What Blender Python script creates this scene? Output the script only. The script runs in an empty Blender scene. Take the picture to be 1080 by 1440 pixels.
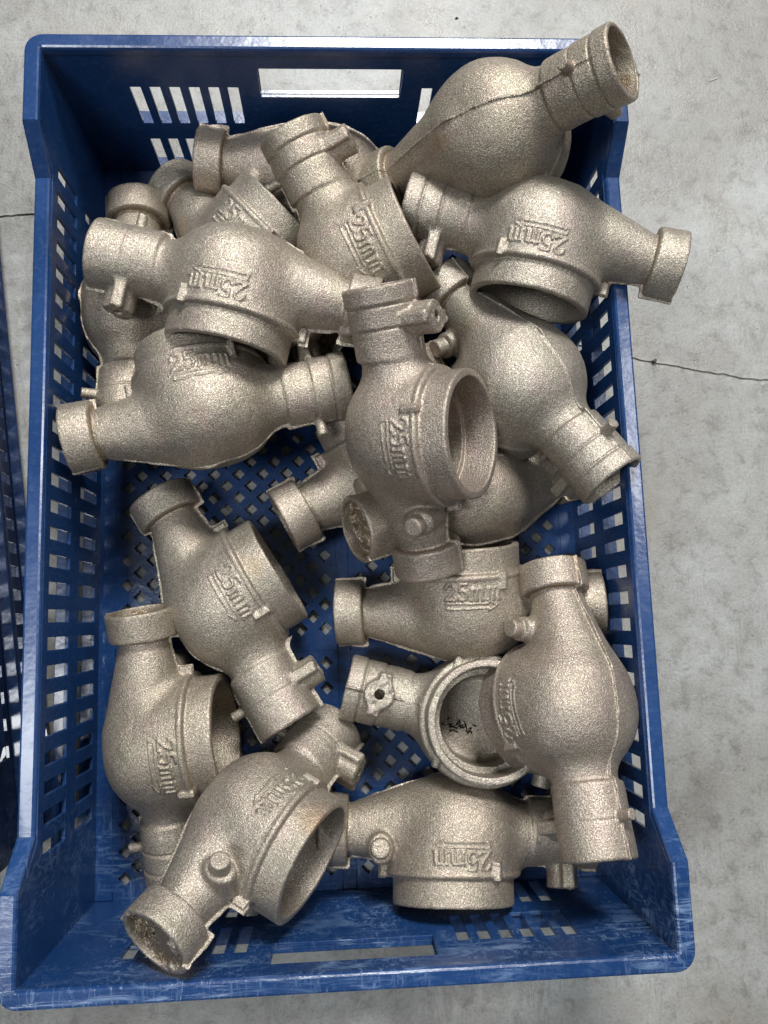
import bpy, bmesh, math, random
import numpy as np
from mathutils import Vector, Matrix, Quaternion, noise as mnoise

random.seed(7)
rng = np.random.RandomState(11)
scene = bpy.context.scene
col = scene.collection

# ---------------------------------------------------------------- camera
cam_d = bpy.data.cameras.new("camera")
cam = bpy.data.objects.new("camera", cam_d)
col.objects.link(cam)
R = Matrix(((0.9979393, 0.0248183, -0.0591713), (-0.0329234, 0.9895754, -0.1402019), (0.0550749, 0.1418611, 0.9883533)))
cam.matrix_world = Matrix.Translation((-0.00484, -0.09640, 0.65747)) @ R.to_4x4()
cam_d.sensor_fit = 'VERTICAL'
cam_d.sensor_height = 24.0
cam_d.lens = 19.61
cam_d.clip_start = 0.01
cam_d.clip_end = 100
scene.camera = cam

# ---------------------------------------------------------------- world and light
world = bpy.data.worlds.new("World")
scene.world = world
world.use_nodes = True
bg = world.node_tree.nodes['Background']
bg.inputs[0].default_value = (0.80, 0.88, 1.0, 1)
bg.inputs[1].default_value = 0.14

def area(name, loc, target, sx, sy, power, color=(1, 1, 1)):
    l = bpy.data.lights.new(name, 'AREA')
    l.shape = 'RECTANGLE'; l.size = sx; l.size_y = sy; l.energy = power; l.color = color
    o = bpy.data.objects.new(name, l)
    col.objects.link(o)
    o.location = loc
    d = Vector(target) - Vector(loc)
    o.rotation_euler = d.to_track_quat('-Z', 'Y').to_euler()
    return o
area('skylight_behind', (0.35, 2.5, 3.0), (0, 0, 0), 1.1, 0.8, 190, (1.0, 0.985, 0.96))
area('skylight_side', (1.75, 0.75, 3.0), (0, 0, 0), 0.7, 0.5, 30, (1.0, 0.99, 0.97))
area('skylight_left', (-1.25, -0.55, 2.9), (0, 0, 0), 0.5, 1.0, 42, (0.95, 0.98, 1.0))

scene.view_settings.view_transform = 'Standard'
scene.view_settings.look = 'None'
scene.view_settings.exposure = 0.0
scene.view_settings.gamma = 1.0

# ---------------------------------------------------------------- material helpers
def new_mat(name):
    m = bpy.data.materials.new(name); m.use_nodes = True
    nt = m.node_tree
    b = nt.nodes['Principled BSDF']
    return m, nt, b
def nd(nt, t, **kw):
    n = nt.nodes.new(t)
    for k, v in kw.items():
        if k in n.inputs: n.inputs[k].default_value = v
        else: setattr(n, k, v)
    return n
def lk(nt, a, b): nt.links.new(a, b)
def noise(nt, vec, scale, detail=2, rough=0.5, dist=0.0):
    n = nd(nt, 'ShaderNodeTexNoise'); n.inputs['Scale'].default_value = scale
    n.inputs['Detail'].default_value = detail; n.inputs['Roughness'].default_value = rough
    n.inputs['Distortion'].default_value = dist
    lk(nt, vec, n.inputs['Vector']); return n
def ramp(nt, fac, stops):
    r = nd(nt, 'ShaderNodeValToRGB')
    e = r.color_ramp.elements
    while len(e) < len(stops): e.new(0.5)
    for i, (p, c) in enumerate(stops):
        e[i].position = p
        e[i].color = (c[0], c[1], c[2], 1) if isinstance(c, (tuple, list)) else (c, c, c, 1)
    lk(nt, fac, r.inputs['Fac']); return r
def mixc(nt, fac, a, b, mode='MIX'):
    m = nd(nt, 'ShaderNodeMix'); m.data_type = 'RGBA'; m.blend_type = mode
    for s, v in ((m.inputs[0], fac), (m.inputs[6], a), (m.inputs[7], b)):
        if hasattr(v, 'links') or isinstance(v, bpy.types.NodeSocket): lk(nt, v, s)
        elif isinstance(v, (tuple, list)): s.default_value = (v[0], v[1], v[2], 1)
        else: s.default_value = v
    return m.outputs[2]
def math_n(nt, op, a, b=0.0, c=0.0):
    m = nd(nt, 'ShaderNodeMath'); m.operation = op
    for s, v in zip(m.inputs, (a, b, c)):
        if isinstance(v, bpy.types.NodeSocket): lk(nt, v, s)
        else: s.default_value = v
    return m.outputs[0]

# cast, shot-blasted bronze
def make_bronze(name, base, light, tint_amt=1.0):
    m, nt, b = new_mat(name)
    tc = nd(nt, 'ShaderNodeTexCoord'); oi = nd(nt, 'ShaderNodeObjectInfo')
    at = nd(nt, 'ShaderNodeAttribute'); at.attribute_type = 'OBJECT'; at.attribute_name = 'patina'
    off = nd(nt, 'ShaderNodeVectorMath', operation='SCALE'); off.inputs[0].default_value = (3.1, 1.7, 2.3)
    lk(nt, at.outputs['Fac'], off.inputs['Scale'])
    ad = nd(nt, 'ShaderNodeVectorMath', operation='ADD')
    lk(nt, tc.outputs['Object'], ad.inputs[0]); v = ad.outputs[0]
    lk(nt, off.outputs[0], ad.inputs[1])
    grain = noise(nt, v, 1300, 2, 0.65)
    grain2 = noise(nt, v, 700, 2, 0.6)
    blot = noise(nt, v, 32, 3, 0.55)
    tint = noise(nt, v, 55, 3, 0.6)
    c0 = ramp(nt, grain.outputs['Fac'], [(0.33, [x * 0.60 for x in base]), (0.5, base), (0.62, light), (0.72, (0.82, 0.78, 0.71))])
    c1 = mixc(nt, ramp(nt, blot.outputs['Fac'], [(0.42, 0.0), (0.72, 0.45)]).outputs[0], c0.outputs[0], [x * 0.66 for x in base])
    tc_ = ramp(nt, tint.outputs['Fac'], [(0.34, (0.97, 1.01, 0.97)), (0.48, (1, 1, 1)), (0.56, (1, 1, 1)), (0.68, (1.03, 0.965, 1.015))])
    c2 = mixc(nt, 1.0, c1, tc_.outputs[0], 'MULTIPLY')
    warm = noise(nt, v, 22, 1, 0.5)
    c3 = mixc(nt, ramp(nt, warm.outputs['Fac'], [(0.68, 0.0), (0.85, 0.45)]).outputs[0], c2, (0.40, 0.25, 0.11))
    pr = ramp(nt, at.outputs['Fac'], [(0.0, (0.90, 0.87, 0.82)), (0.3, (1.0, 0.97, 0.93)), (0.55, (0.94, 0.95, 0.94)), (0.8, (1.04, 1.0, 0.97)), (1.0, (0.90, 0.86, 0.86))])
    c3 = mixc(nt, 1.0, c3, pr.outputs[0], 'MULTIPLY')
    # worn grey-brown oxide smears
    ox = noise(nt, v, 46, 5, 0.7, 0.8)
    c3 = mixc(nt, ramp(nt, ox.outputs['Fac'], [(0.57, 0.0), (0.72, 0.35)]).outputs[0], c3, (0.25, 0.20, 0.155))
    lk(nt, c3, b.inputs['Base Color'])
    b.inputs['Metallic'].default_value = 0.66
    rr = ramp(nt, grain2.outputs['Fac'], [(0.35, 0.36), (0.7, 0.62)])
    lk(nt, rr.outputs[0], b.inputs['Roughness'])
    mx = math_n(nt, 'MULTIPLY_ADD', grain2.outputs['Fac'], 1.0, grain.outputs['Fac'])
    mid = noise(nt, v, 130, 3, 0.6)
    mx2 = math_n(nt, 'MULTIPLY_ADD', mid.outputs['Fac'], 0.4, mx)
    bp = nd(nt, 'ShaderNodeBump'); bp.inputs['Strength'].default_value = 0.5; bp.inputs['Distance'].default_value = 0.0008
    lk(nt, mx2, bp.inputs['Height']); lk(nt, bp.outputs[0], b.inputs['Normal'])
    return m
M_bronze = make_bronze('cast_bronze', (0.362, 0.316, 0.262), (0.56, 0.515, 0.45))
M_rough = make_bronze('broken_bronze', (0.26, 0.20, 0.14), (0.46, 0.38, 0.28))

def make_plastic(name, base, scuff_amt=1.0):
    m, nt, b = new_mat(name)
    g = nd(nt, 'ShaderNodeNewGeometry'); tc = nd(nt, 'ShaderNodeTexCoord')
    v = tc.outputs['Object']
    blot = noise(nt, v, 9, 4, 0.6)
    c = ramp(nt, blot.outputs['Fac'], [(0.3, [x * 0.8 for x in base]), (0.7, [min(1, x * 1.25) for x in base])])
    # whitish scuffs: stretched, warped streaks gated by big patches
    mp = nd(nt, 'ShaderNodeMapping'); mp.inputs['Scale'].default_value = (22, 150, 60); lk(nt, v, mp.inputs['Vector'])
    st = noise(nt, mp.outputs[0], 1.0, 5, 0.7, 1.6)
    mp2 = nd(nt, 'ShaderNodeMapping'); mp2.inputs['Scale'].default_value = (190, 30, 90); lk(nt, v, mp2.inputs['Vector'])
    mp2.inputs['Rotation'].default_value = (0, 0, 0.5)
    st2 = noise(nt, mp2.outputs[0], 1.0, 5, 0.7, 2.2)
    gate = noise(nt, v, 16, 3, 0.6)
    s1 = ramp(nt, st.outputs['Fac'], [(0.50, 0.0), (0.66, 1.0)])
    s2 = ramp(nt, st2.outputs['Fac'], [(0.54, 0.0), (0.68, 1.0)])
    sm = math_n(nt, 'MAXIMUM', s1.outputs[0], s2.outputs[0])
    # more wear on the end wall nearest the lens (where crates get dragged)
    sp = nd(nt, 'ShaderNodeSeparateXYZ'); lk(nt, v, sp.inputs[0])
    mr = nd(nt, 'ShaderNodeMapRange'); lk(nt, sp.outputs['Y'], mr.inputs[0])
    mr.inputs[1].default_value = -0.20; mr.inputs[2].default_value = -0.27; mr.inputs[3].default_value = 0.04; mr.inputs[4].default_value = 0.48
    gt = ramp(nt, gate.outputs['Fac'], [(0.40, 0.0), (0.62, 1.0)])
    f = math_n(nt, 'MULTIPLY', sm, gt.outputs[0])
    f = math_n(nt, 'MULTIPLY', f, mr.outputs[0])
    f = math_n(nt, 'MULTIPLY', f, scuff_amt)
    # general fine dust
    dust = noise(nt, v, 260, 3, 0.7)
    df = math_n(nt, 'MULTIPLY', ramp(nt, dust.outputs['Fac'], [(0.52, 0.0), (0.75, 1.0)]).outputs[0], 0.06)
    cc = mixc(nt, df, c.outputs[0], (0.35, 0.42, 0.52))
    cc = mixc(nt, f, cc, (0.30, 0.44, 0.66))
    lk(nt, cc, b.inputs['Base Color'])
    b.inputs['Roughness'].default_value = 0.34
    rr = ramp(nt, blot.outputs['Fac'], [(0.3, 0.16), (0.7, 0.30)])
    lk(nt, rr.outputs[0], b.inputs['Roughness'])
    b.inputs['Specular IOR Level'].default_value = 0.6
    b1 = noise(nt, v, 60, 3, 0.6)
    hh = math_n(nt, 'MULTIPLY_ADD', f, 0.5, b1.outputs['Fac'])
    bp = nd(nt, 'ShaderNodeBump'); bp.inputs['Strength'].default_value = 0.25; bp.inputs['Distance'].default_value = 0.0014
    lk(nt, hh, bp.inputs['Height']); lk(nt, bp.outputs[0], b.inputs['Normal'])
    return m
M_blue = make_plastic('blue_plastic', (0.008, 0.037, 0.128))
M_navy = make_plastic('navy_plastic', (0.006, 0.017, 0.055), 0.3)

def make_concrete():
    m, nt, b = new_mat('worn_concrete')
    tc = nd(nt, 'ShaderNodeTexCoord'); v = tc.outputs['Object']
    big = noise(nt, v, 3.2, 5, 0.6, 0.6)
    mid = noise(nt, v, 17, 5, 0.65, 0.8)
    fine = noise(nt, v, 420, 4, 0.8)
    mott = noise(nt, v, 70, 4, 0.7, 0.4)
    base = ramp(nt, big.outputs['Fac'], [(0.32, (0.185, 0.178, 0.162)), (0.5, (0.262, 0.264, 0.254)), (0.66, (0.36, 0.375, 0.372))])
    m1 = ramp(nt, mid.outputs['Fac'], [(0.32, (0.84, 0.82, 0.79)), (0.5, (1, 1, 1)), (0.70, (1.10, 1.12, 1.12))])
    c = mixc(nt, 1.0, base.outputs[0], m1.outputs[0], 'MULTIPLY')
    m2 = ramp(nt, mott.outputs['Fac'], [(0.34, (0.66, 0.65, 0.63)), (0.46, (1, 1, 1)), (0.70, (1.14, 1.15, 1.15))])
    c = mixc(nt, 0.8, c, m2.outputs[0], 'MULTIPLY')
    m3 = ramp(nt, fine.outputs['Fac'], [(0.32, 0.62), (0.5, 1.0), (0.72, 1.14)])
    c = mixc(nt, 0.7, c, m3.outputs[0], 'MULTIPLY')
    # pin holes and dark specks
    vo = nd(nt, 'ShaderNodeTexVoronoi'); vo.inputs['Scale'].default_value = 120; lk(nt, v, vo.inputs['Vector'])
    sp = ramp(nt, vo.outputs['Distance'], [(0.05, 1.0), (0.13, 0.0)])
    g = noise(nt, v, 24, 3, 0.7)
    gs = ramp(nt, g.outputs['Fac'], [(0.47, 0.0), (0.62, 1.0)])
    spk = math_n(nt, 'MULTIPLY', sp.outputs[0], gs.outputs[0])
    c = mixc(nt, math_n(nt, 'MULTIPLY', spk, 0.75), c, (0.07, 0.07, 0.065))
    # trowel marks / fine scratches
    mp = nd(nt, 'ShaderNodeMapping'); mp.inputs['Scale'].default_value = (60, 9, 1); mp.inputs['Rotation'].default_value = (0, 0, 0.9); lk(nt, v, mp.inputs['Vector'])
    sc = noise(nt, mp.outputs[0], 1.4, 6, 0.75, 1.2)
    scr = ramp(nt, sc.outputs['Fac'], [(0.42, 0.0), (0.47, 0.75), (0.50, 0.0)])
    c = mixc(nt, math_n(nt, 'MULTIPLY', scr.outputs[0], gs.outputs[0]), c, (0.17, 0.165, 0.155))
    # rusty brown stain areas
    rs = noise(nt, v, 6.5, 4, 0.7, 0.5)
    rf = ramp(nt, rs.outputs['Fac'], [(0.54, 0.0), (0.72, 0.5)])
    c = mixc(nt, rf.outputs[0], c, (0.235, 0.205, 0.175))
    lk(nt, c, b.inputs['Base Color'])
    rr = ramp(nt, mid.outputs['Fac'], [(0.35, 0.27), (0.65, 0.50)])
    lk(nt, rr.outputs[0], b.inputs['Roughness'])
    h = math_n(nt, 'MULTIPLY_ADD', mott.outputs['Fac'], 1.3, fine.outputs['Fac'])
    h = math_n(nt, 'MULTIPLY_ADD', spk, -0.8, h)
    bp = nd(nt, 'ShaderNodeBump'); bp.inputs['Strength'].default_value = 0.35; bp.inputs['Distance'].default_value = 0.0012
    lk(nt, h, bp.inputs['Height']); lk(nt, bp.outputs[0], b.inputs['Normal'])
    return m
M_conc = make_concrete()
def flat_mat(name, c, rough=0.8):
    m, nt, b = new_mat(name)
    tc = nd(nt, 'ShaderNodeTexCoord'); n = noise(nt, tc.outputs['Object'], 400, 2)
    r = ramp(nt, n.outputs['Fac'], [(0.3, [x * 0.6 for x in c]), (0.7, c)])
    lk(nt, r.outputs[0], b.inputs['Base Color']); b.inputs['Roughness'].default_value = rough
    return m
M_dark = flat_mat('black_residue', (0.02, 0.018, 0.015))
M_crack = flat_mat('crack_dirt', (0.10, 0.095, 0.085), 0.95)
M_grit = flat_mat('pale_grit', (0.55, 0.54, 0.50), 0.8)

# ---------------------------------------------------------------- object helpers
def link(name, me, mat=None, parent=None):
    o = bpy.data.objects.new(name, me)
    col.objects.link(o)
    if mat is not None and not me.materials: me.materials.append(mat)
    if parent: o.parent = parent
    return o
def mesh(name, verts, faces, smooth=False):
    me = bpy.data.meshes.new(name)
    me.from_pydata([tuple(v) for v in verts], [], faces); me.update()
    if smooth: me.polygons.foreach_set('use_smooth', [True] * len(me.polygons))
    return me
def root(name, label, cat, loc=(0, 0, 0), group=None):
    o = bpy.data.objects.new(name, None); col.objects.link(o)
    o.location = loc; o.empty_display_size = 0.02
    o['label'] = label; o['category'] = cat
    if group: o['group'] = group
    return o

# ---------------------------------------------------------------- concrete floor with its cracked joint
CR = [(-1.5, 0.30), (-0.55, 0.268), (-0.33, 0.2520), (-0.271, 0.2477), (-0.2455, 0.2507), (-0.10, 0.215), (0.08, 0.165), (0.228, 0.1244),
      (0.250, 0.1195), (0.2695, 0.1153), (0.3113, 0.1073), (0.335, 0.1030), (0.3593, 0.0998), (0.50, 0.080), (1.5, 0.02)]
def crack_y(x):
    for (a, b), (c, d) in zip(CR[:-1], CR[1:]):
        if a <= x <= c: y = b + (d - b) * (x - a) / (c - a); break
    return y + 0.0014 * mnoise.noise(Vector((x * 30, 0.3, 0))) + 0.0008 * mnoise.noise(Vector((x * 160, 7.3, 0)))
def build_floor():
    xs = [-12, -4] + list(np.linspace(-1.5, 1.5, 1500)) + [4, 12]
    W, D = 0.0009, 0.0007
    rows = []
    verts = []
    for x in xs:
        xc = min(1.4999, max(-1.4999, x))
        cy = crack_y(xc)
        w = W * (0.35 + 1.1 * abs(mnoise.noise(Vector((x * 70, 3.1, 0)))) * 1.6)
        up = 0.0005 + 0.0006 * mnoise.noise(Vector((x * 25, 9.1, 0)))
        chip = 0.003 + 0.007 * max(0, mnoise.noise(Vector((x * 95, 1.1, 0))))
        ys = [(-12, 0), (-0.9, 0), (cy - w - chip, 0), (cy - w, -0.0009), (cy - 0.2 * w, -D), (cy + 0.2 * w, -D), (cy + w, up), (cy + w + 0.0025, 0.0), (1.2, 0), (12, 0)]
        verts += [(x, y, z) for y, z in ys]
    n = 10
    faces = [(i * n + j, (i + 1) * n + j, (i + 1) * n + j + 1, i * n + j + 1) for i in range(len(xs) - 1) for j in range(n - 1)]
    o = link('floor', mesh('floor', verts, faces), M_conc)
    o['kind'] = 'structure'; o['label'] = 'worn grey concrete floor with a cracked joint'
    return o
build_floor()

# small litter on the concrete
def chip(name, label, cat, loc, L, W, Hh, rz, mat, seed):
    r_ = random.Random(seed); n = 7
    vs = []
    for z, k in ((0, 1.0), (Hh, 0.7)):
        for i in range(n):
            a = 2 * math.pi * i / n
            q = k * r_.uniform(0.75, 1.15)
            vs.append((L / 2 * math.cos(a) * q, W / 2 * math.sin(a) * q, z * r_.uniform(0.8, 1.2)))
    fs = [tuple(reversed(range(n))), tuple(range(n, 2 * n))] + [(i, (i + 1) % n, n + (i + 1) % n, n + i) for i in range(n)]
    o = link(name, mesh(name, vs, fs), mat); o.location = loc; o.rotation_euler = (0, 0, rz)
    o['label'] = label; o['category'] = cat
chip('metal_sliver', 'thin pale sliver lying on the concrete right of the top casting', 'sliver', (0.3371, 0.3736, 0.0001), 0.0115, 0.0016, 0.0008, 0.42, M_grit, 3)
chip('pebble', 'small rounded grey pebble lodged at the floor crack right of the crate', 'pebble', (0.2637, 0.1178, 0.0001), 0.0048, 0.0036, 0.0022, 0.3, M_crack, 4)
chip('dirt_crumb', 'tiny dark crumb on the floor above the back rim', 'crumb', (0.1123, 0.4304, 0.0001), 0.0035, 0.002, 0.001, 0.2, M_dark, 5)
# ---------------------------------------------------------------- crate
H, HL = 0.1456, 0.1200
J1, J2 = 0.2125, 0.2386
FW, FL = 0.1849, 0.2842          # inner half width / length at the floor
TFW, TFL = 0.0055, 0.0065        # how much the walls lean out over the height H
WT = 0.0026                      # wall thickness

def slab(us, vs, holes, fn, thick):
    """panel with rectangular holes; fn(u, v, side) -> point; holes = set of (i, j) cells left open"""
    nu, nv = len(us), len(vs)
    verts = []; idx = {}
    def vid(i, j, s):
        k = (i, j, s)
        if k not in idx:
            idx[k] = len(verts); verts.append(fn(us[i], vs[j], s))
        return idx[k]
    faces = []
    solid = lambda i, j: 0 <= i < nu - 1 and 0 <= j < nv - 1 and (i, j) not in holes
    for i in range(nu - 1):
        for j in range(nv - 1):
            if not solid(i, j): continue
            faces.append([vid(i, j, 0), vid(i + 1, j, 0), vid(i + 1, j + 1, 0), vid(i, j + 1, 0)])
            faces.append([vid(i, j, 1), vid(i, j + 1, 1), vid(i + 1, j + 1, 1), vid(i + 1, j, 1)])
            if not solid(i - 1, j): faces.append([vid(i, j, 0), vid(i, j + 1, 0), vid(i, j + 1, 1), vid(i, j, 1)])
            if not solid(i + 1, j): faces.append([vid(i + 1, j, 0), vid(i + 1, j, 1), vid(i + 1, j + 1, 1), vid(i + 1, j + 1, 0)])
            if not solid(i, j - 1): faces.append([vid(i, j, 0), vid(i, j, 1), vid(i + 1, j, 1), vid(i + 1, j, 0)])
            if not solid(i, j + 1): faces.append([vid(i, j + 1, 0), vid(i + 1, j + 1, 0), vid(i + 1, j + 1, 1), vid(i, j + 1, 1)])
    me = mesh('slab', verts, faces)
    bm = bmesh.new(); bm.from_mesh(me); bmesh.ops.recalc_face_normals(bm, faces=bm.faces)
    # drop collinear cut lines a little: soften the edges of the openings
    sharp = [e for e in bm.edges if len(e.link_faces) == 2 and e.calc_face_angle(0) > 0.6]
    bmesh.ops.bevel(bm, geom=sharp, offset=0.00035, segments=1, affect='EDGES', clamp_overlap=True)
    bm.to_mesh(me); bm.free()
    return me

def rim_h(y):
    a = abs(y)
    if a <= J1: return HL
    if a >= J2: return H
    return HL + (H - HL) * (a - J1) / (J2 - J1)

def boxes_mesh(name, boxes):
    """boxes: list of (corner min, corner max); joined, bevelled"""
    bm = bmesh.new()
    for a, b in boxes:
        r = bmesh.ops.create_cube(bm, size=1.0)
        for v in r['verts']:
            v.co = Vector([(a[i] + b[i]) / 2 + v.co[i] * (b[i] - a[i]) for i in range(3)])
    bmesh.ops.bevel(bm, geom=bm.edges[:], offset=0.0004, segments=1, affect='EDGES')
    me = bpy.data.meshes.new(name); bm.to_mesh(me); bm.free()
    return me

def make_crate(label, loc, rotz, mat):
    t = root('plastic_crate', label, 'crate', loc)
    t.rotation_euler = (0, 0, rotz)
    # long sides
    wins = [(-0.061 + 0.0176 * k) for k in range(-10, 17)]
    us = sorted(set([-FL - 0.001, -J2, -J1, J1, J2, FL + 0.001] + [w - 0.0041 for w in wins] + [w + 0.0041 for w in wins]))
    vs = [0.0, 0.0165, 0.0515, 0.0705, 0.1075, 1.0]
    holes = set()
    for i in range(len(us) - 1):
        c = (us[i] + us[i + 1]) / 2
        if any(abs(c - w) < 0.001 for w in wins):
            holes.add((i, 1)); holes.add((i, 3))
    us2 = us
    for s in (-1, 1):
        def fn(u, v, side, s=s):
            z = v if v < 0.5 else rim_h(u) - 0.003
            k = z / H
            u2 = u * (1 + (TFL / FL) * k)
            return (s * (FW + TFW * k + (WT if side else 0)), u2, z)
        link('long_side', slab(us2, vs, holes, fn, WT), mat, t)
        # stiffening ledges on the outside, between the rows of slots
        bx = []
        for z in (0.0105, 0.0575, 0.0635):
            x0 = FW + TFW * z / H + WT + 0.0002
            bx.append(((min(s * x0, s * (x0 + 0.008)), -FL, z), (max(s * x0, s * (x0 + 0.008)), FL, z + 0.0025)))
        link('outer_ledge', boxes_mesh('ledge', bx), mat, t)
        # stacking ribs on the inside near the corners
    # short sides
    xsl = [0.0680 + 0.01342 * k for k in range(6)]
    cuts = [-FW - 0.001, FW + 0.001, -0.0495, 0.0495]
    for x in xsl:
        for sg in (-1, 1): cuts += [sg * x - 0.00375, sg * x + 0.00375]
    us = sorted(cuts)
    vs = [0.0, 0.009, 0.048, 0.067, 0.0965, 0.1065, 0.1255, 1.0]
    holes = set()
    for i in range(len(us) - 1):
        c = (us[i] + us[i + 1]) / 2
        if any(abs(abs(c) - x) < 0.001 for x in xsl):
            for j in (1, 3, 4): holes.add((i, j))
        if abs(c) < 0.0495:
            holes.add((i, 4)); holes.add((i, 5))
    for s in (-1, 1):
        def fn(u, v, side, s=s):
            z = v if v < 0.5 else H - 0.003
            k = z / H
            return (u * (1 + (TFW / FW) * k), s * (FL + TFL * k + (WT if side else 0)), z)
        link('short_side', slab(us, vs, holes, fn, WT), mat, t)
        bx = []
        for z, xa in ((0.0045, 0.172), (0.0520, 0.172), (0.0625, 0.172)):
            y0 = FL + TFL * z / H + WT + 0.0002
            bx.append(((-xa, min(s * y0, s * (y0 + 0.009)), z), (xa, max(s * y0, s * (y0 + 0.009)), z + 0.0025)))
        link('outer_ledge', boxes_mesh('ledge', bx), mat, t)
        # hand grip: a shelf all round the handle opening
        z0 = 0.0938; y0 = FL + TFL * z0 / H + WT + 0.0002
        bx = [((-0.052, min(s * y0, s * (y0 + 0.0035)), z0), (0.052, max(s * y0, s * (y0 + 0.0035)), z0 + 0.0027))]
        for sx in (-1, 1):
            bx.append(((min(sx * 0.0500, sx * 0.0523), min(s * (y0 + 0.002), s * (y0 + 0.004)), z0 + 0.0030), (max(sx * 0.0500, sx * 0.0523), max(s * (y0 + 0.002), s * (y0 + 0.004)), 0.1340)))
        link('hand_grip', boxes_mesh('grip', bx), mat, t)
    # inner corner beads
    # rim: swept profile round the top
    path = []
    ox, oy, rr = 0.2007, 0.3003, 0.012
    def arc(cx, cy, a0):
        return [(cx + rr * math.cos(math.radians(a0 + q)), cy + rr * math.sin(math.radians(a0 + q)), math.radians(a0 + q)) for q in range(0, 91, 15)]
    def edge(p, q, a, ys=None):
        out = []
        for y in ys: out.append((p, y, a))
        return out
    brk = [-J2 - 0.003, -J2, -J2 + 0.003, -J1 - 0.003, -J1, -J1 + 0.003] + list(np.linspace(-0.19, 0.19, 15)) + [J1 - 0.003, J1, J1 + 0.003, J2 - 0.003, J2, J2 + 0.003]
    path += [(ox, y, 0.0) for y in brk]
    path += arc(ox - rr, oy - rr, 0)
    path += [(x, oy, math.pi / 2) for x in np.linspace(0.17, -0.17, 12)]
    path += arc(-ox + rr, oy - rr, 90)
    path += [(-ox, y, math.pi) for y in reversed(brk)]
    path += arc(-ox + rr, -oy + rr, 180)
    path += [(x, -oy, 3 * math.pi / 2) for x in np.linspace(-0.17, 0.17, 12)]
    path += arc(ox - rr, -oy + rr, 270)
    # profile: (inset from outer edge, dz)
    prof = [(0.0000, -0.0160), (0.0000, -0.0016), (0.0005, -0.0005), (0.0016, 0.0000), (0.0088, 0.0002), (0.0100, -0.0004), (0.0108, -0.0018), (0.0110, -0.0060), (0.0092, -0.0062), (0.0084, -0.0034), (0.0024, -0.0034), (0.0021, -0.0160)]
    verts = []; faces = []
    n = len(prof); m = len(path)
    for i, (x, y, a) in enumerate(path):
        z = rim_h(y)
        wob = 0.0005 * mnoise.noise(Vector((x * 9 + 3, y * 9, 1.7)))
        for ins, dz in prof:
            verts.append((x - (ins + wob) * math.cos(a), y - (ins + wob) * math.sin(a), z + dz + wob))
    for i in range(m):
        for j in range(n):
            a, b = i * n + j, i * n + (j + 1) % n
            c, d = ((i + 1) % m) * n + (j + 1) % n, ((i + 1) % m) * n + j
            faces.append((a, d, c, b))
    me = mesh('rim', verts, faces)
    bm = bmesh.new(); bm.from_mesh(me); bmesh.ops.recalc_face_normals(bm, faces=bm.faces); bm.to_mesh(me); bm.free()
    link('rim', me, mat, t)
    # floor lattice: diamonds with square holes set on the point
    P, hx = 0.0188, 0.0052
    z1, z0 = 0.0055, 0.0016
    nx, ny = 9, 14                # number of full pitches, each half of the crate is one panel
    verts = []; faces = []; key = {}
    def V(x, y, z):
        k = (round(x, 6), round(y, 6), z)
        if k not in key: key[k] = len(verts); verts.append((x, y, z))
        return key[k]
    def tile(cx, cy):
        hp = P / 2
        o = [(cx + hp, cy), (cx, cy + hp), (cx - hp, cy), (cx, cy - hp)]
        i_ = [(cx + hx, cy), (cx, cy + hx), (cx - hx, cy), (cx, cy - hx)]
        for q in range(4):
            r = (q + 1) % 4
            a, b, c, d = o[q], o[r], i_[r], i_[q]
            faces.append((V(*a, z1), V(*b, z1), V(*c, z1), V(*d, z1)))
            faces.append((V(*d, z0), V(*c, z0), V(*b, z0), V(*a, z0)))
            faces.append((V(*d, z1), V(*c, z1), V(*c, z0), V(*d, z0)))
    def tri(a, b, c):
        faces.append((V(*a, z1), V(*b, z1), V(*c, z1)))
        faces.append((V(*c, z0), V(*b, z0), V(*a, z0)))
    panels = []
    xw = 0.0043                   # half width of the centre strip
    for xa, xb_n in ((xw, 1), (-xw - 9 * P, 0)):
        for (ya, k) in ((-0.2790, 9), (-0.1026, 9), (0.0738, 10)):
            panels.append((xa, ya, 9, k))
    solids = []
    for xa, ya, kx, ky in panels:
        for i in range(kx):
            for j in range(ky):
                tile(xa + (i + 0.5) * P, ya + (j + 0.5) * P)
        for i in range(1, kx):
            for j in range(1, ky):
                tile(xa + i * P, ya + j * P)
        for i in range(kx):
            for j in (0, ky):
                s = 1 if j == 0 else -1
                y = ya + j * P
                # fill between the diamonds along the edge
                a, b, c = (xa + i * P, y), (xa + (i + 1) * P, y), (xa + (i + 0.5) * P, y)
        # border triangles
        x1, y1 = xa + kx * P, ya + ky * P
        for i in range(1, kx):
            tri((xa + (i - 0.5) * P, ya), (xa + (i + 0.5) * P, ya), (xa + i * P, ya + P / 2))
            tri((xa + (i + 0.5) * P, y1), (xa + (i - 0.5) * P, y1), (xa + i * P, y1 - P / 2))
        for j in range(1, ky):
            tri((xa, ya + (j + 0.5) * P), (xa, ya + (j - 0.5) * P), (xa + P / 2, ya + j * P))
            tri((x1, ya + (j - 0.5) * P), (x1, ya + (j + 0.5) * P), (x1 - P / 2, ya + j * P))
        for cx, cy, sx, sy in ((xa, ya, 1, 1), (x1, ya, -1, 1), (x1, y1, -1, -1), (xa, y1, 1, -1)):
            pa, pb, pc = (cx, cy), (cx + sx * P / 2, cy), (cx, cy + sy * P / 2)
            tri(*( (pa, pb, pc) if sx * sy > 0 else (pa, pc, pb)))
    me = mesh('base_lattice', verts, faces)
    bm = bmesh.new(); bm.from_mesh(me); bmesh.ops.recalc_face_normals(bm, faces=bm.faces); bm.to_mesh(me); bm.free()
    link('base_lattice', me, mat, t)
    xe = xw + 9 * P
    bx = []
    e = 0.0
    zt, zb = z1 + 0.0004, z0
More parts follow.
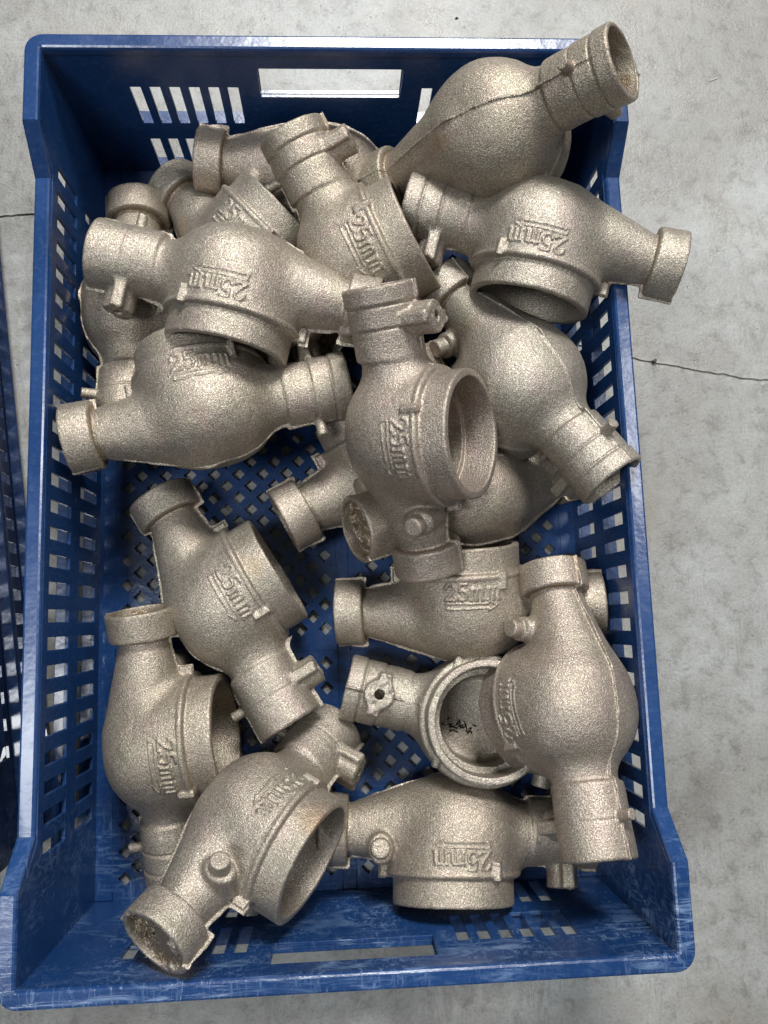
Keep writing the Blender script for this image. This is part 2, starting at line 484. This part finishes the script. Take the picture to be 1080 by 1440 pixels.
    bx.append(((-xw - 0.0006, -FL, zb), (xw + 0.0006, FL, zt)))
    for s in (-1, 1):
        a, b = xe - 0.0004, FW + 0.0006
        bx.append(((min(s * a, s * b), -FL, zb), (max(s * a, s * b), FL, zt)))
    yends = [(-FL - 0.0005, -0.2785), (-0.2790 + 9 * P - 0.0006, -0.1026 + 0.0006), (-0.1026 + 9 * P - 0.0006, 0.0738 + 0.0006), (0.0738 + 10 * P - 0.0006, FL + 0.0005)]
    for a, b in yends:
        for s in (-1, 1):
            x0, x1 = xw + 0.0008, xe - 0.0006
            bx.append(((min(s * x0, s * x1), a, zb + 0.0001), (max(s * x0, s * x1), b, zt - 0.0002)))
    link('base_frame', boxes_mesh('base_frame', bx), mat, t)
    # base skirt standing on the floor
    for s in (-1, 1):
        bx = [((min(s * 0.1795, s * 0.1815), -0.279, 0.0), (max(s * 0.1795, s * 0.1815), 0.279, 0.0014))]
        link('base_skirt', boxes_mesh('base_skirt', bx), mat, t)
    return t

make_crate('large blue slotted plastic crate filled with rough brass castings on concrete floor', (0, 0, 0), 0.0, M_blue)
make_crate('dark navy plastic crate cut off by the frame beside the blue crate', (-0.4404, 0.029, 0.0), math.radians(7.0), M_navy)

# ---------------------------------------------------------------- water meter body casting as a distance field (millimetres)
def vnoise(X, Y, Z, s, seed):
    r = np.random.RandomState(seed).rand(32, 32, 32).astype(np.float32) * 2 - 1
    x, y, z = X / s + 100.3, Y / s + 100.7, Z / s + 100.1
    xi, yi, zi = np.floor(x).astype(int), np.floor(y).astype(int), np.floor(z).astype(int)
    fx, fy, fz = x - xi, y - yi, z - zi
    fx, fy, fz = [f * f * (3 - 2 * f) for f in (fx, fy, fz)]
    o = 0
    for a in (0, 1):
        for b in (0, 1):
            for c in (0, 1):
                o = o + r[(xi + a) % 32, (yi + b) % 32, (zi + c) % 32] * (fx if a else 1 - fx) * (fy if b else 1 - fy) * (fz if c else 1 - fz)
    return o
def smin(a, b, k):
    h = np.clip(k - np.abs(a - b), 0, None) / k
    return np.minimum(a, b) - h * h * k * 0.25
def smax(a, b, k): return -smin(-a, -b, k)
def cone_x(X, Y, Z, x0, z0, r0, x1, z1, r1):
    L2 = (x1 - x0) ** 2 + (z1 - z0) ** 2
    t = np.clip(((X - x0) * (x1 - x0) + (Z - z0) * (z1 - z0)) / L2, 0, 1)
    return np.sqrt((X - x0 - t * (x1 - x0)) ** 2 + Y ** 2 + (Z - z0 - t * (z1 - z0)) ** 2) - (r0 + t * (r1 - r0))
def rcyl(d2, h, r):     # rounded intersection of a radial and an axial distance
    return smax(d2, h, r)
def seg2(X, Z, a, b):
    ax, az = a; bx, bz = b
    L2 = (bx - ax) ** 2 + (bz - az) ** 2 + 1e-9
    t = np.clip(((X - ax) * (bx - ax) + (Z - az) * (bz - az)) / L2, 0, 1)
    return np.sqrt((X - ax - t * (bx - ax)) ** 2 + (Z - az - t * (bz - az)) ** 2)
GL = {
    '2': (7.0, [[(0.2, 7.6), (0.6, 9.6), (2.4, 11), (4.6, 10.8), (6.0, 9.2), (5.8, 7.2), (4.0, 4.6), (0.6, 0.8), (0.2, 0.2), (6.6, 0.2), (6.8, 1.6)]]),
    '5': (6.8, [[(6.2, 11), (1.4, 11), (1.0, 6.2), (3.4, 7.0), (5.4, 6.2), (6.2, 3.8), (5.2, 1.2), (3.0, 0.1), (0.6, 0.8), (0.3, 2.2)]]),
    'm': (9.4, [[(0.4, 7.6), (1.2, 7.8), (1.2, 0.0), (0.2, 0.0)], [(1.2, 6.4), (2.6, 7.8), (4.2, 7.2), (4.5, 6.0), (4.5, 0.0)], [(4.5, 6.2), (6.0, 7.8), (7.5, 7.2), (7.8, 6.0), (7.8, 0.0), (8.8, 0.0)]]),
}
def text_field(X2, Z2):
    """distance to the strokes of 25mm and of the arrow bar below it; X2 runs in reading direction"""
    d = np.full(X2.shape, 50.0, np.float32)
    x = -17.6
    for ch in '25mm':
        w, strokes = GL[ch]
        for st in strokes:
            for a, b in zip(st[:-1], st[1:]):
                d = np.minimum(d, seg2(X2, Z2, (x + a[0], 13.2 + a[1]), (x + b[0], 13.2 + b[1])))
        x += w + 1.7
    # long flat arrow outline
    pts = [(-17, 10.9), (12.0, 10.6), (12.0, 11.8), (17.8, 9.0), (12.0, 6.2), (12.0, 7.4), (-17, 7.1), (-17, 10.9)]
    for a, b in zip(pts[:-1], pts[1:]):
        d = np.minimum(d, seg2(X2, Z2, a, b) + 0.5)
    return d

def casting_fields(X, Y, Z, variant):
    rho = np.sqrt(X * X + Y * Y)
    zz = np.minimum(Z - 8, 0)
    xs_ = X - 4.5 * np.clip((26 - Z) / 30, 0, 1)
    rb = np.sqrt(xs_ * xs_ + Y * Y)
    bowl = (rb ** 2.35 + np.abs(zz) ** 2.35 + 1e-6) ** (1 / 2.35) - 44.5
    bowl = smax(bowl, Z - 30.0, 2.6)
    bowl = smin(bowl, np.sqrt((rho - 43.6) ** 2 + (Z - 27.6) ** 2) - 1.7, 1.2)
    ring = smax(rho - 41.2, Z - 47.5, 1.6)
    ring = np.maximum(ring, 20 - Z)
    neck = cone_x(X, Y, Z, -74, 0, 16.4, -12, -5.0, 31.0)
    neck = np.maximum(neck, -(X + 82))
    body = smin(bowl, neck, 7)
    n2 = cone_x(X, Y, Z, 62, 0.0, 18.6, 34, 3, 25.0)
    n2 = np.maximum(n2, X - 84)
    body = smin(body, n2, 6)
    ax = np.sqrt(Y * Y + Z * Z)
    collar = smax(ax - (23.6 + 0.03 * (-73 - X)), np.maximum(-93 - X, X + 73), 2.0)
    chamf = smax(ax - (24.6 - (X + 76)) , X + 70, 1.0)
    if variant == 1:
        r = np.where(X < 73, 22.2, np.where(X < 87, 22.9, 23.7))
        groove = 0.9 * np.exp(-((X - 73) / 0.9) ** 2) + 1.0 * np.exp(-((X - 87) / 0.9) ** 2)
        spout = smax(ax - r + groove, np.maximum(54 - X, X - 99), 2.0)
    else:
        groove = 0.35 * np.exp(-((X - 76) / 0.8) ** 2)
        spout = smax(ax - 23.0 - 0.012 * (X - 54) + groove, np.maximum(53 - X, X - 99), 2.2)
    # lug with two ears on the opening side
    lx = X - 75
    rl = np.sqrt(lx * lx + Y * Y)
    ear = np.maximum(np.abs(lx - 1.8 * np.sign(Y)) - 4.3, np.abs(Y) - 15.5)
    core = rl - 10.4
    lug = smin(core, smax(np.abs(lx - 1.8 * np.sign(Y)) - 4.3, np.abs(Y) - 15.0, 2.5), 2.5)
    lug = smax(lug, np.maximum(Z - 36 - 0.8 * vnoise(X, Y, Z, 3.0, 5), 10 - Z), 2.0)
    lug = smax(lug, -(rl - 3.3) if True else lug, 0.8) if variant == 1 else smax(lug, -np.maximum(rl - 3.3, 30 - Z), 0.8)
    pin = np.maximum(np.sqrt((X - 74) ** 2 + Y ** 2) - 3.6, np.maximum(-Z - 33, Z + 15))
    # peg on one flank
    px, pz = X + 49.5, Z - 12
    peg = smax(np.sqrt(px * px + pz * pz) - 6.3, np.maximum(Y - 35.5, 8 - Y), 1.6)
    pegfoot = smax(np.sqrt(px * px + (pz * 0.8) ** 2) - 8.2, np.maximum(Y - 27, 5 - Y), 3.0)
    # small tabs under the step
    tab = np.full(X.shape, 50.0, X.dtype)
    for sy in (-1, 1):
        tab = np.minimum(tab, smax(np.abs(X - 26.5) - 2.6, np.maximum(np.maximum(19.5 - Z, Z - 31.0), np.maximum(sy * Y - 38.6, 20 - sy * Y)), 1.8))
    ear2 = smax(np.abs(Y) - 2.6, np.maximum(np.maximum(X + 38, -X - 50.5), np.maximum(Z - 30.5, 21 - Z)), 1.5)
    return body, ring, collar, chamf, spout, lug, pin, peg, pegfoot, tab, ear2

def casting_hollow(X, Y, Z):
    rho = np.sqrt(X * X + Y * Y)
    cav = np.maximum(rho - 35.4 - 0.035 * (Z - 30), 26 - Z)
    return np.minimum(cav, smax(rho - 31.0, np.maximum(-10.0 - 0.12 * X - Z, Z - 34), 7.0))
def casting_coarse(X, Y, Z, variant):
    f = casting_fields(X, Y, Z, variant)
    d = f[0]
    for i, g in enumerate(f[1:]):
        if i != 2: d = np.minimum(d, g)
    ax = np.sqrt(Y * Y + Z * Z)
    d = np.maximum(d, -casting_hollow(X, Y, Z))
    for q in (np.maximum(ax - 20.4, X + 82), np.maximum(ax - 20.3, 86 - X)):
        d = np.maximum(d, -q)
    return d
def casting_sdf(X, Y, Z, variant, txt):
    body, ring, collar, chamf, spout, lug, pin, peg, pegfoot, tab, ear2 = casting_fields(X, Y, Z, variant)
    sd = 100 * variant
    d = smin(body, ring, 1.5)
    d = d - np.where((np.abs(Y) > 18) & (Z < 30) & (Z > 2), txt * (0.95 + 0.25 * vnoise(X, Y, Z, 5.0, 11 + sd)), 0)   # raised text on both flanks
    d = smin(d, collar, 2.5)
    d = smin(d, spout, 3.0)
    d = smin(d, pegfoot, 4.0)
    d = smin(d, peg, 1.2)
    d = smin(d, tab, 1.5)
    d = smin(d, ear2, 1.5)
    solid = d
    # parting flash: a thin, ragged fin in the plane y = 0
    w = 1.2 + 1.7 * vnoise(X, 0 * Y, Z, 14.0, 21 + sd) + 0.35 * vnoise(X, 0 * Y, Z, 4.0, 22 + sd) + (0.6, -0.3, 0.8)[variant]
    fin = np.maximum(np.abs(Y - 0.25 * vnoise(X, 0 * Y, Z, 12.0, 2)) - 0.66, solid - np.clip(w, 0.1, 2.8))
    fin = np.maximum(fin, np.where((Z > 20) & (X > -46) & (X < 46), 5.0, -5.0))
    d = smin(d, fin, 0.7)
    d = smin(d, lug, 2.0)
    d = smin(d, pin, 1.5)
    # casting unevenness
    d = d + 0.30 * vnoise(X, Y, Z, 14.0, 31 + sd) + 0.12 * vnoise(X, Y, Z, 4.0, 41 + sd)
    # hollows
    ax = np.sqrt(Y * Y + Z * Z)
    d = smax(d, -(casting_hollow(X, Y, Z) + 0.2 * vnoise(X, Y, Z, 9.0, 45 + sd)), 0.9)
    rough = vnoise(X, Y, Z, 6.0, 51 + sd) * 2.2 + vnoise(X, Y, Z, 2.2, 52) * 0.9
    if variant == 2: rough = rough * 1.6 + 0.16 * Z
    c1 = np.maximum(ax - 20.5 - 0.5 * vnoise(X, Y, Z, 5, 61 + sd), X + (85, 87.5, 89.5)[variant] + rough)
    c2 = np.maximum(ax - 20.3 - 0.6 * vnoise(X, Y, Z, 5, 62 + sd), (94, 84, 90)[variant] - X + rough)
    d = smax(d, -c1, 0.8); d = smax(d, -c2, 0.8)
    # ragged end faces
    k = 1.6 if variant == 2 else 0.6
    d = np.maximum(d, -93.4 - X + k * vnoise(X, Y, Z, 6, 71 + sd))
    d = np.maximum(d, X - 99.4 + 0.6 * vnoise(X, Y, Z, 4, 72 + sd))
    return d

def surface_nets(D, org, h):
    S = D < 0
    nx, ny, nz = D.shape
    c = np.zeros((nx - 1, ny - 1, nz - 1), np.uint8)
    for a in (0, 1):
        for b in (0, 1):
            for e in (0, 1):
                c += S[a:nx - 1 + a, b:ny - 1 + b, e:nz - 1 + e]
    act = (c > 0) & (c < 8)
    I, J, K = np.nonzero(act)
    idx = -np.ones(act.shape, np.int64); idx[I, J, K] = np.arange(len(I))
    acc = np.zeros((len(I), 3)); cnt = np.zeros(len(I))
    corners = [(a, b, e) for a in (0, 1) for b in (0, 1) for e in (0, 1)]
    val = {q: D[I + q[0], J + q[1], K + q[2]] for q in corners}
    for q in corners:
        for ax in range(3):
            if q[ax] == 0:
                r = list(q); r[ax] = 1; r = tuple(r)
                a, b = val[q], val[r]
                m = (a < 0) != (b < 0)
                t = np.where(m, a / np.where(m, a - b, 1), 0)
                p = np.array(q, float)[None, :].repeat(len(I), 0); p[:, ax] += t
                acc += p * m[:, None]; cnt += m
    Vv = (np.stack([I, J, K], 1) + acc / cnt[:, None])
    F = []
    for ax in range(3):
        u, v = (ax + 1) % 3, (ax + 2) % 3
        sl0 = [slice(1, -1)] * 3; sl1 = [slice(1, -1)] * 3
        sl0[ax] = slice(0, -1); sl1[ax] = slice(1, None)
        a = S[tuple(sl0)]; b = S[tuple(sl1)]
        e = np.argwhere(a != b); 
        inside = a[e[:, 0], e[:, 1], e[:, 2]]
        e = e + 1; e[:, ax] -= 1
        def cell(du, dv):
            q = e.copy(); q[:, u] -= du; q[:, v] -= dv
            return idx[q[:, 0], q[:, 1], q[:, 2]]
        q = np.stack([cell(1, 1), cell(0, 1), cell(0, 0), cell(1, 0)], 1)
        q[~inside] = q[~inside][:, ::-1]
        F.append(q)
    F = np.concatenate(F)
    # normals from the gradient
    gi = np.clip(np.round(Vv).astype(int), 1, np.array(D.shape) - 2)
    N = np.stack([D[gi[:, 0] + 1, gi[:, 1], gi[:, 2]] - D[gi[:, 0] - 1, gi[:, 1], gi[:, 2]],
                  D[gi[:, 0], gi[:, 1] + 1, gi[:, 2]] - D[gi[:, 0], gi[:, 1] - 1, gi[:, 2]],
                  D[gi[:, 0], gi[:, 1], gi[:, 2] + 1] - D[gi[:, 0], gi[:, 1], gi[:, 2] - 1]], 1)
    N /= np.linalg.norm(N, axis=1)[:, None] + 1e-9
    return Vv * h + np.array(org), F, N

def fast_mesh(name, Vs, Fs, Ns):
    me = bpy.data.meshes.new(name)
    me.vertices.add(len(Vs)); me.vertices.foreach_set('co', np.ascontiguousarray(Vs, np.float32).ravel())
    me.loops.add(len(Fs) * 4); me.loops.foreach_set('vertex_index', np.ascontiguousarray(Fs, np.int32).ravel())
    me.polygons.add(len(Fs)); me.polygons.foreach_set('loop_start', np.arange(0, len(Fs) * 4, 4, dtype=np.int32))
    me.polygons.foreach_set('use_smooth', np.ones(len(Fs), bool))
    me.update(calc_edges=True)
    me.normals_split_custom_set_from_vertices([tuple(n) for n in Ns.tolist()])
    return me

def build_variant(variant, h=0.6):
    xs = np.arange(-96.5, 102.6, h, dtype=np.float32); ys = np.arange(-47.5, 47.6, h, dtype=np.float32); zs = np.arange(-41, 54, h, dtype=np.float32)
    XX, ZZ = np.meshgrid(xs, zs, indexing='ij')
    tf1 = text_field(XX - 4.5, ZZ); tf2 = text_field(4.5 - XX, ZZ)
    prof = lambda d: 0.95 * np.clip((1.2 - d) / 0.6, 0, 1)
    t1 = prof(tf1)[:, None, :]; t2 = prof(tf2)[:, None, :]
    D = np.empty((len(xs), len(ys), len(zs)), np.float32)
    step = 40
    for i in range(0, len(xs), step):
        X, Y, Z = np.meshgrid(xs[i:i + step], ys, zs, indexing='ij')
        txt = np.where(Y < 0, t1[i:i + step], t2[i:i + step])
        dd = casting_coarse(X, Y, Z, variant)
        m = np.abs(dd) < 7.5
        dd[m] = casting_sdf(X[m], Y[m], Z[m], variant, txt[m])
        D[i:i + step] = dd
    Vv, F, N = surface_nets(D, (xs[0], ys[0], zs[0]), h)
    # classify faces into parts
    C = Vv[F].mean(1).astype(np.float32)
    X, Y, Z = C[:, 0], C[:, 1], C[:, 2]
    body, ring, collar, chamf, spout, lug, pin, peg, pegfoot, tab, ear2 = casting_fields(X, Y, Z, variant)
    rho = np.sqrt(X * X + Y * Y); ax = np.sqrt(Y * Y + Z * Z)
    lab = np.full(len(C), 'body', dtype='<U24')
    lab[(Z > 29.6) & (rho < 43.0) & (rho > 33)] = 'rim_ring'
    lab[X < -72.2] = 'inlet_collar'
    lab[(X > 53.5)] = 'outlet_spout'
    lab[(Z > 20) & (lug < 0.7) & (ax > 23.2) & (X > 55)] = 'lug'
    lab[(Z < -20) & (pin < 0.6) & (ax > 23.8)] = 'pin'
    lab[(peg < 0.5) & (Y > 22)] = 'peg'
    for sy in (-1, 1):
        lab[(tab < 0.5) & (rho > 44.6) & (Z < 31) & (sy * Y > 0) & (lab == 'body')] = 'tab%d' % sy
    lab[(ear2 < 0.5) & (lab == 'body') & (Z > 20) & (np.abs(Y) < 4) & (rho > 38) & (X < -38)] = 'tab2'
    for sy in (-1, 1):
        x2 = X - 4.5 if sy < 0 else 4.5 - X
        on = (lab == 'body') & (sy * Y > 20) & (rho > 38) & (text_field(x2, Z) < 1.1)
        lab[on & (Z < 12.3)] = 'raised_arrow%d' % sy
        x0 = -18.5
        for ci, ch in enumerate('25mm'):
            w = GL[ch][0] + 1.7
            if ci == 3: w += 5
            lab[on & (Z >= 12.3) & (x2 >= x0) & (x2 < x0 + w)] = 'raised_%s%d%d' % ('digit' if ci < 2 else 'letter', ci, sy)
            x0 += w
    lab[(X < -72.2) & (ax < 20.2) & (X > -91)] = 'broken_core0'
    lab[(X > 78) & (ax < 20.0) & (X < 98.0)] = 'broken_core1'
    out = {}
    for nm in sorted(set(lab.tolist())):
        f = F[lab == nm]
        if len(f) < 12: continue
        used, inv = np.unique(f, return_inverse=True)
        out[nm] = fast_mesh(nm, Vv[used] * 0.001, inv.reshape(-1, 4), N[used])
    return out
def text_at(X, Z): return text_field(X.astype(np.float32), Z.astype(np.float32))

variants = {v: build_variant(v) for v in (0, 1, 2)}
for v in variants.values():
    for nm, me in v.items(): me.materials.append(M_rough if nm.startswith('broken_core') else M_bronze)

#POSES<
POSES = {
    'A': ((0.1019, 0.2320, 0.1419), (0.0735, -0.9285, -0.0512, -0.3603), 1),
    'B': ((0.1448, 0.1680, 0.1202), (0.0585, -0.1467, -0.7432, 0.6501), 1),
    'C': ((0.0148, 0.1597, 0.0975), (0.3627, 0.3861, 0.4253, 0.7339), 1),
    'D': ((-0.0081, 0.2447, 0.0654), (0.4727, 0.8785, -0.0581, -0.0392), 0),
    'E': ((-0.0680, 0.1817, 0.0596), (0.6879, -0.5780, 0.1789, -0.4009), 2),
    'F': ((-0.1480, 0.1449, 0.0595), (0.3530, -0.6176, 0.5358, -0.4549), 1),
    'G': ((-0.0637, 0.1359, 0.1197), (0.0788, -0.0883, -0.7192, 0.6846), 0),
    'H': ((-0.0900, 0.0541, 0.0980), (0.6582, -0.7466, -0.0639, 0.0730), 1),
    'I': ((0.0434, 0.0274, 0.1240), (0.4830, 0.4227, 0.2246, 0.7332), 1),
    'J': ((0.1258, 0.0762, 0.1027), (0.2519, 0.8382, -0.4837, -0.0091), 1),
    'K': ((0.0983, -0.0016, 0.0573), (0.2247, 0.0089, -0.7935, -0.5654), 2),
    'M': ((0.0401, 0.0268, 0.0478), (0.7357, -0.6343, -0.1335, 0.1963), 0),
    'O': ((-0.0872, -0.0732, 0.0482), (0.6126, -0.6091, 0.3236, -0.3861), 2),
    'P': ((-0.1303, -0.1674, 0.0485), (0.5990, -0.4432, 0.4911, -0.4512), 1),
    'Q': ((-0.0628, -0.2188, 0.0857), (0.8078, 0.3433, 0.4617, 0.1285), 2),
    'R': ((0.0878, -0.0825, 0.0477), (0.7717, -0.6322, -0.0519, -0.0451), 0),
    'S': ((0.1490, -0.1456, 0.1011), (0.2740, 0.6653, -0.6882, -0.0930), 0),
    'T': ((0.0958, -0.1618, 0.0421), (0.1355, -0.0147, 0.0273, 0.9903), 1),
    'U': ((0.0719, -0.2365, 0.0483), (0.7809, 0.6235, -0.0377, 0.0035), 1),
}
#POSES>

LABELS = {
    'A': 'uppermost brass casting, bulb side up, its spout overhanging the back right corner of the crate',
    'B': 'brass casting whose plain collar sticks out over the right rim, dark round mouth facing down',
    'C': 'brass casting tilted upward with ringed spout pointing at the back handle opening',
    'D': 'brass casting lying against the back wall, its collar nearest the left block of slots',
    'E': 'brass casting mostly buried, small collar between the back wall and the big upside-down 25mm casting',
    'F': 'brass casting squeezed upright in the picture against the left slotted wall, mostly buried',
    'G': 'brass casting on the left heap with upside-down 25mm and smooth spout at the left wall',
    'H': 'brass casting with its collar touching the left wall and thin flash line underneath',
    'I': 'brass casting standing out in the centre with its oval mouth open to the right',
    'J': 'brass casting bulb side up whose ringed spout rests against the right slotted wall',
    'K': 'brass casting under the central one, broken hollow spout end showing below it',
    'M': 'brass casting mostly hidden below the centre, its dark plain collar pointing to the lower left',
    'O': 'brass casting lying alone on the bare blue lattice, smooth spout pointing down to the right',
    'P': 'brass casting by the lower left wall with collar at the top and mouth facing right',
    'Q': 'brass casting at the front left corner with a broken collar end over the front wall',
    'R': 'brass casting lying level with upright 25mm lettering, collar left and mouth toward the back',
    'S': 'brass casting bulb side up at the right wall lying across two others near the front',
    'T': 'brass casting on its back with round mouth open upward and pierced lug on its spout',
    'U': 'brass casting nearest the front wall with upside-down 25mm and its mouth facing that wall',
}
for k in POSES:
    loc, q, v = POSES[k]
    r = root('brass_casting', LABELS[k], 'brass casting', loc, 'brass meter body castings heaped in the blue crate')
    r.rotation_mode = 'QUATERNION'; r.rotation_quaternion = q
    pat = (list(POSES).index(k) * 0.618034) % 1.0
    for nm, me in variants[v].items():
        o_ = link(nm.rstrip('0123456789-'), me, None, r)
        o_['patina'] = pat
    if k == 'T':
        rr_ = random.Random(5); vs_ = []; fs_ = []
        for i in range(34):
            cx = rr_.gauss(9, 7); cy = rr_.gauss(8, 2.2) + 0.1 * cx; L_ = rr_.uniform(1.0, 3.2); a_ = rr_.uniform(0, 3.14); w_ = rr_.uniform(0.35, 0.8)
            z_ = -10.0 - 0.12 * cx + 0.3
            dx, dy = math.cos(a_), math.sin(a_); b_ = len(vs_)
            for (p, q_, hh_) in ((-1, 0, 0), (0, 1, 0), (1, 0.2, 0), (0.1, -1, 0), (0, 0, 0.7)):
                vs_.append(((cx + dx * p * L_ - dy * q_ * w_) * .001, (cy + dy * p * L_ + dx * q_ * w_) * .001, (z_ + hh_) * .001))
            fs_ += [(b_, b_ + 3, b_ + 4), (b_ + 3, b_ + 2, b_ + 4), (b_ + 2, b_ + 1, b_ + 4), (b_ + 1, b_, b_ + 4), (b_, b_ + 1, b_ + 2, b_ + 3)]
        o_ = link('dark_residue', mesh('dark_residue', vs_, fs_), M_dark, r); o_['kind'] = 'stuff'
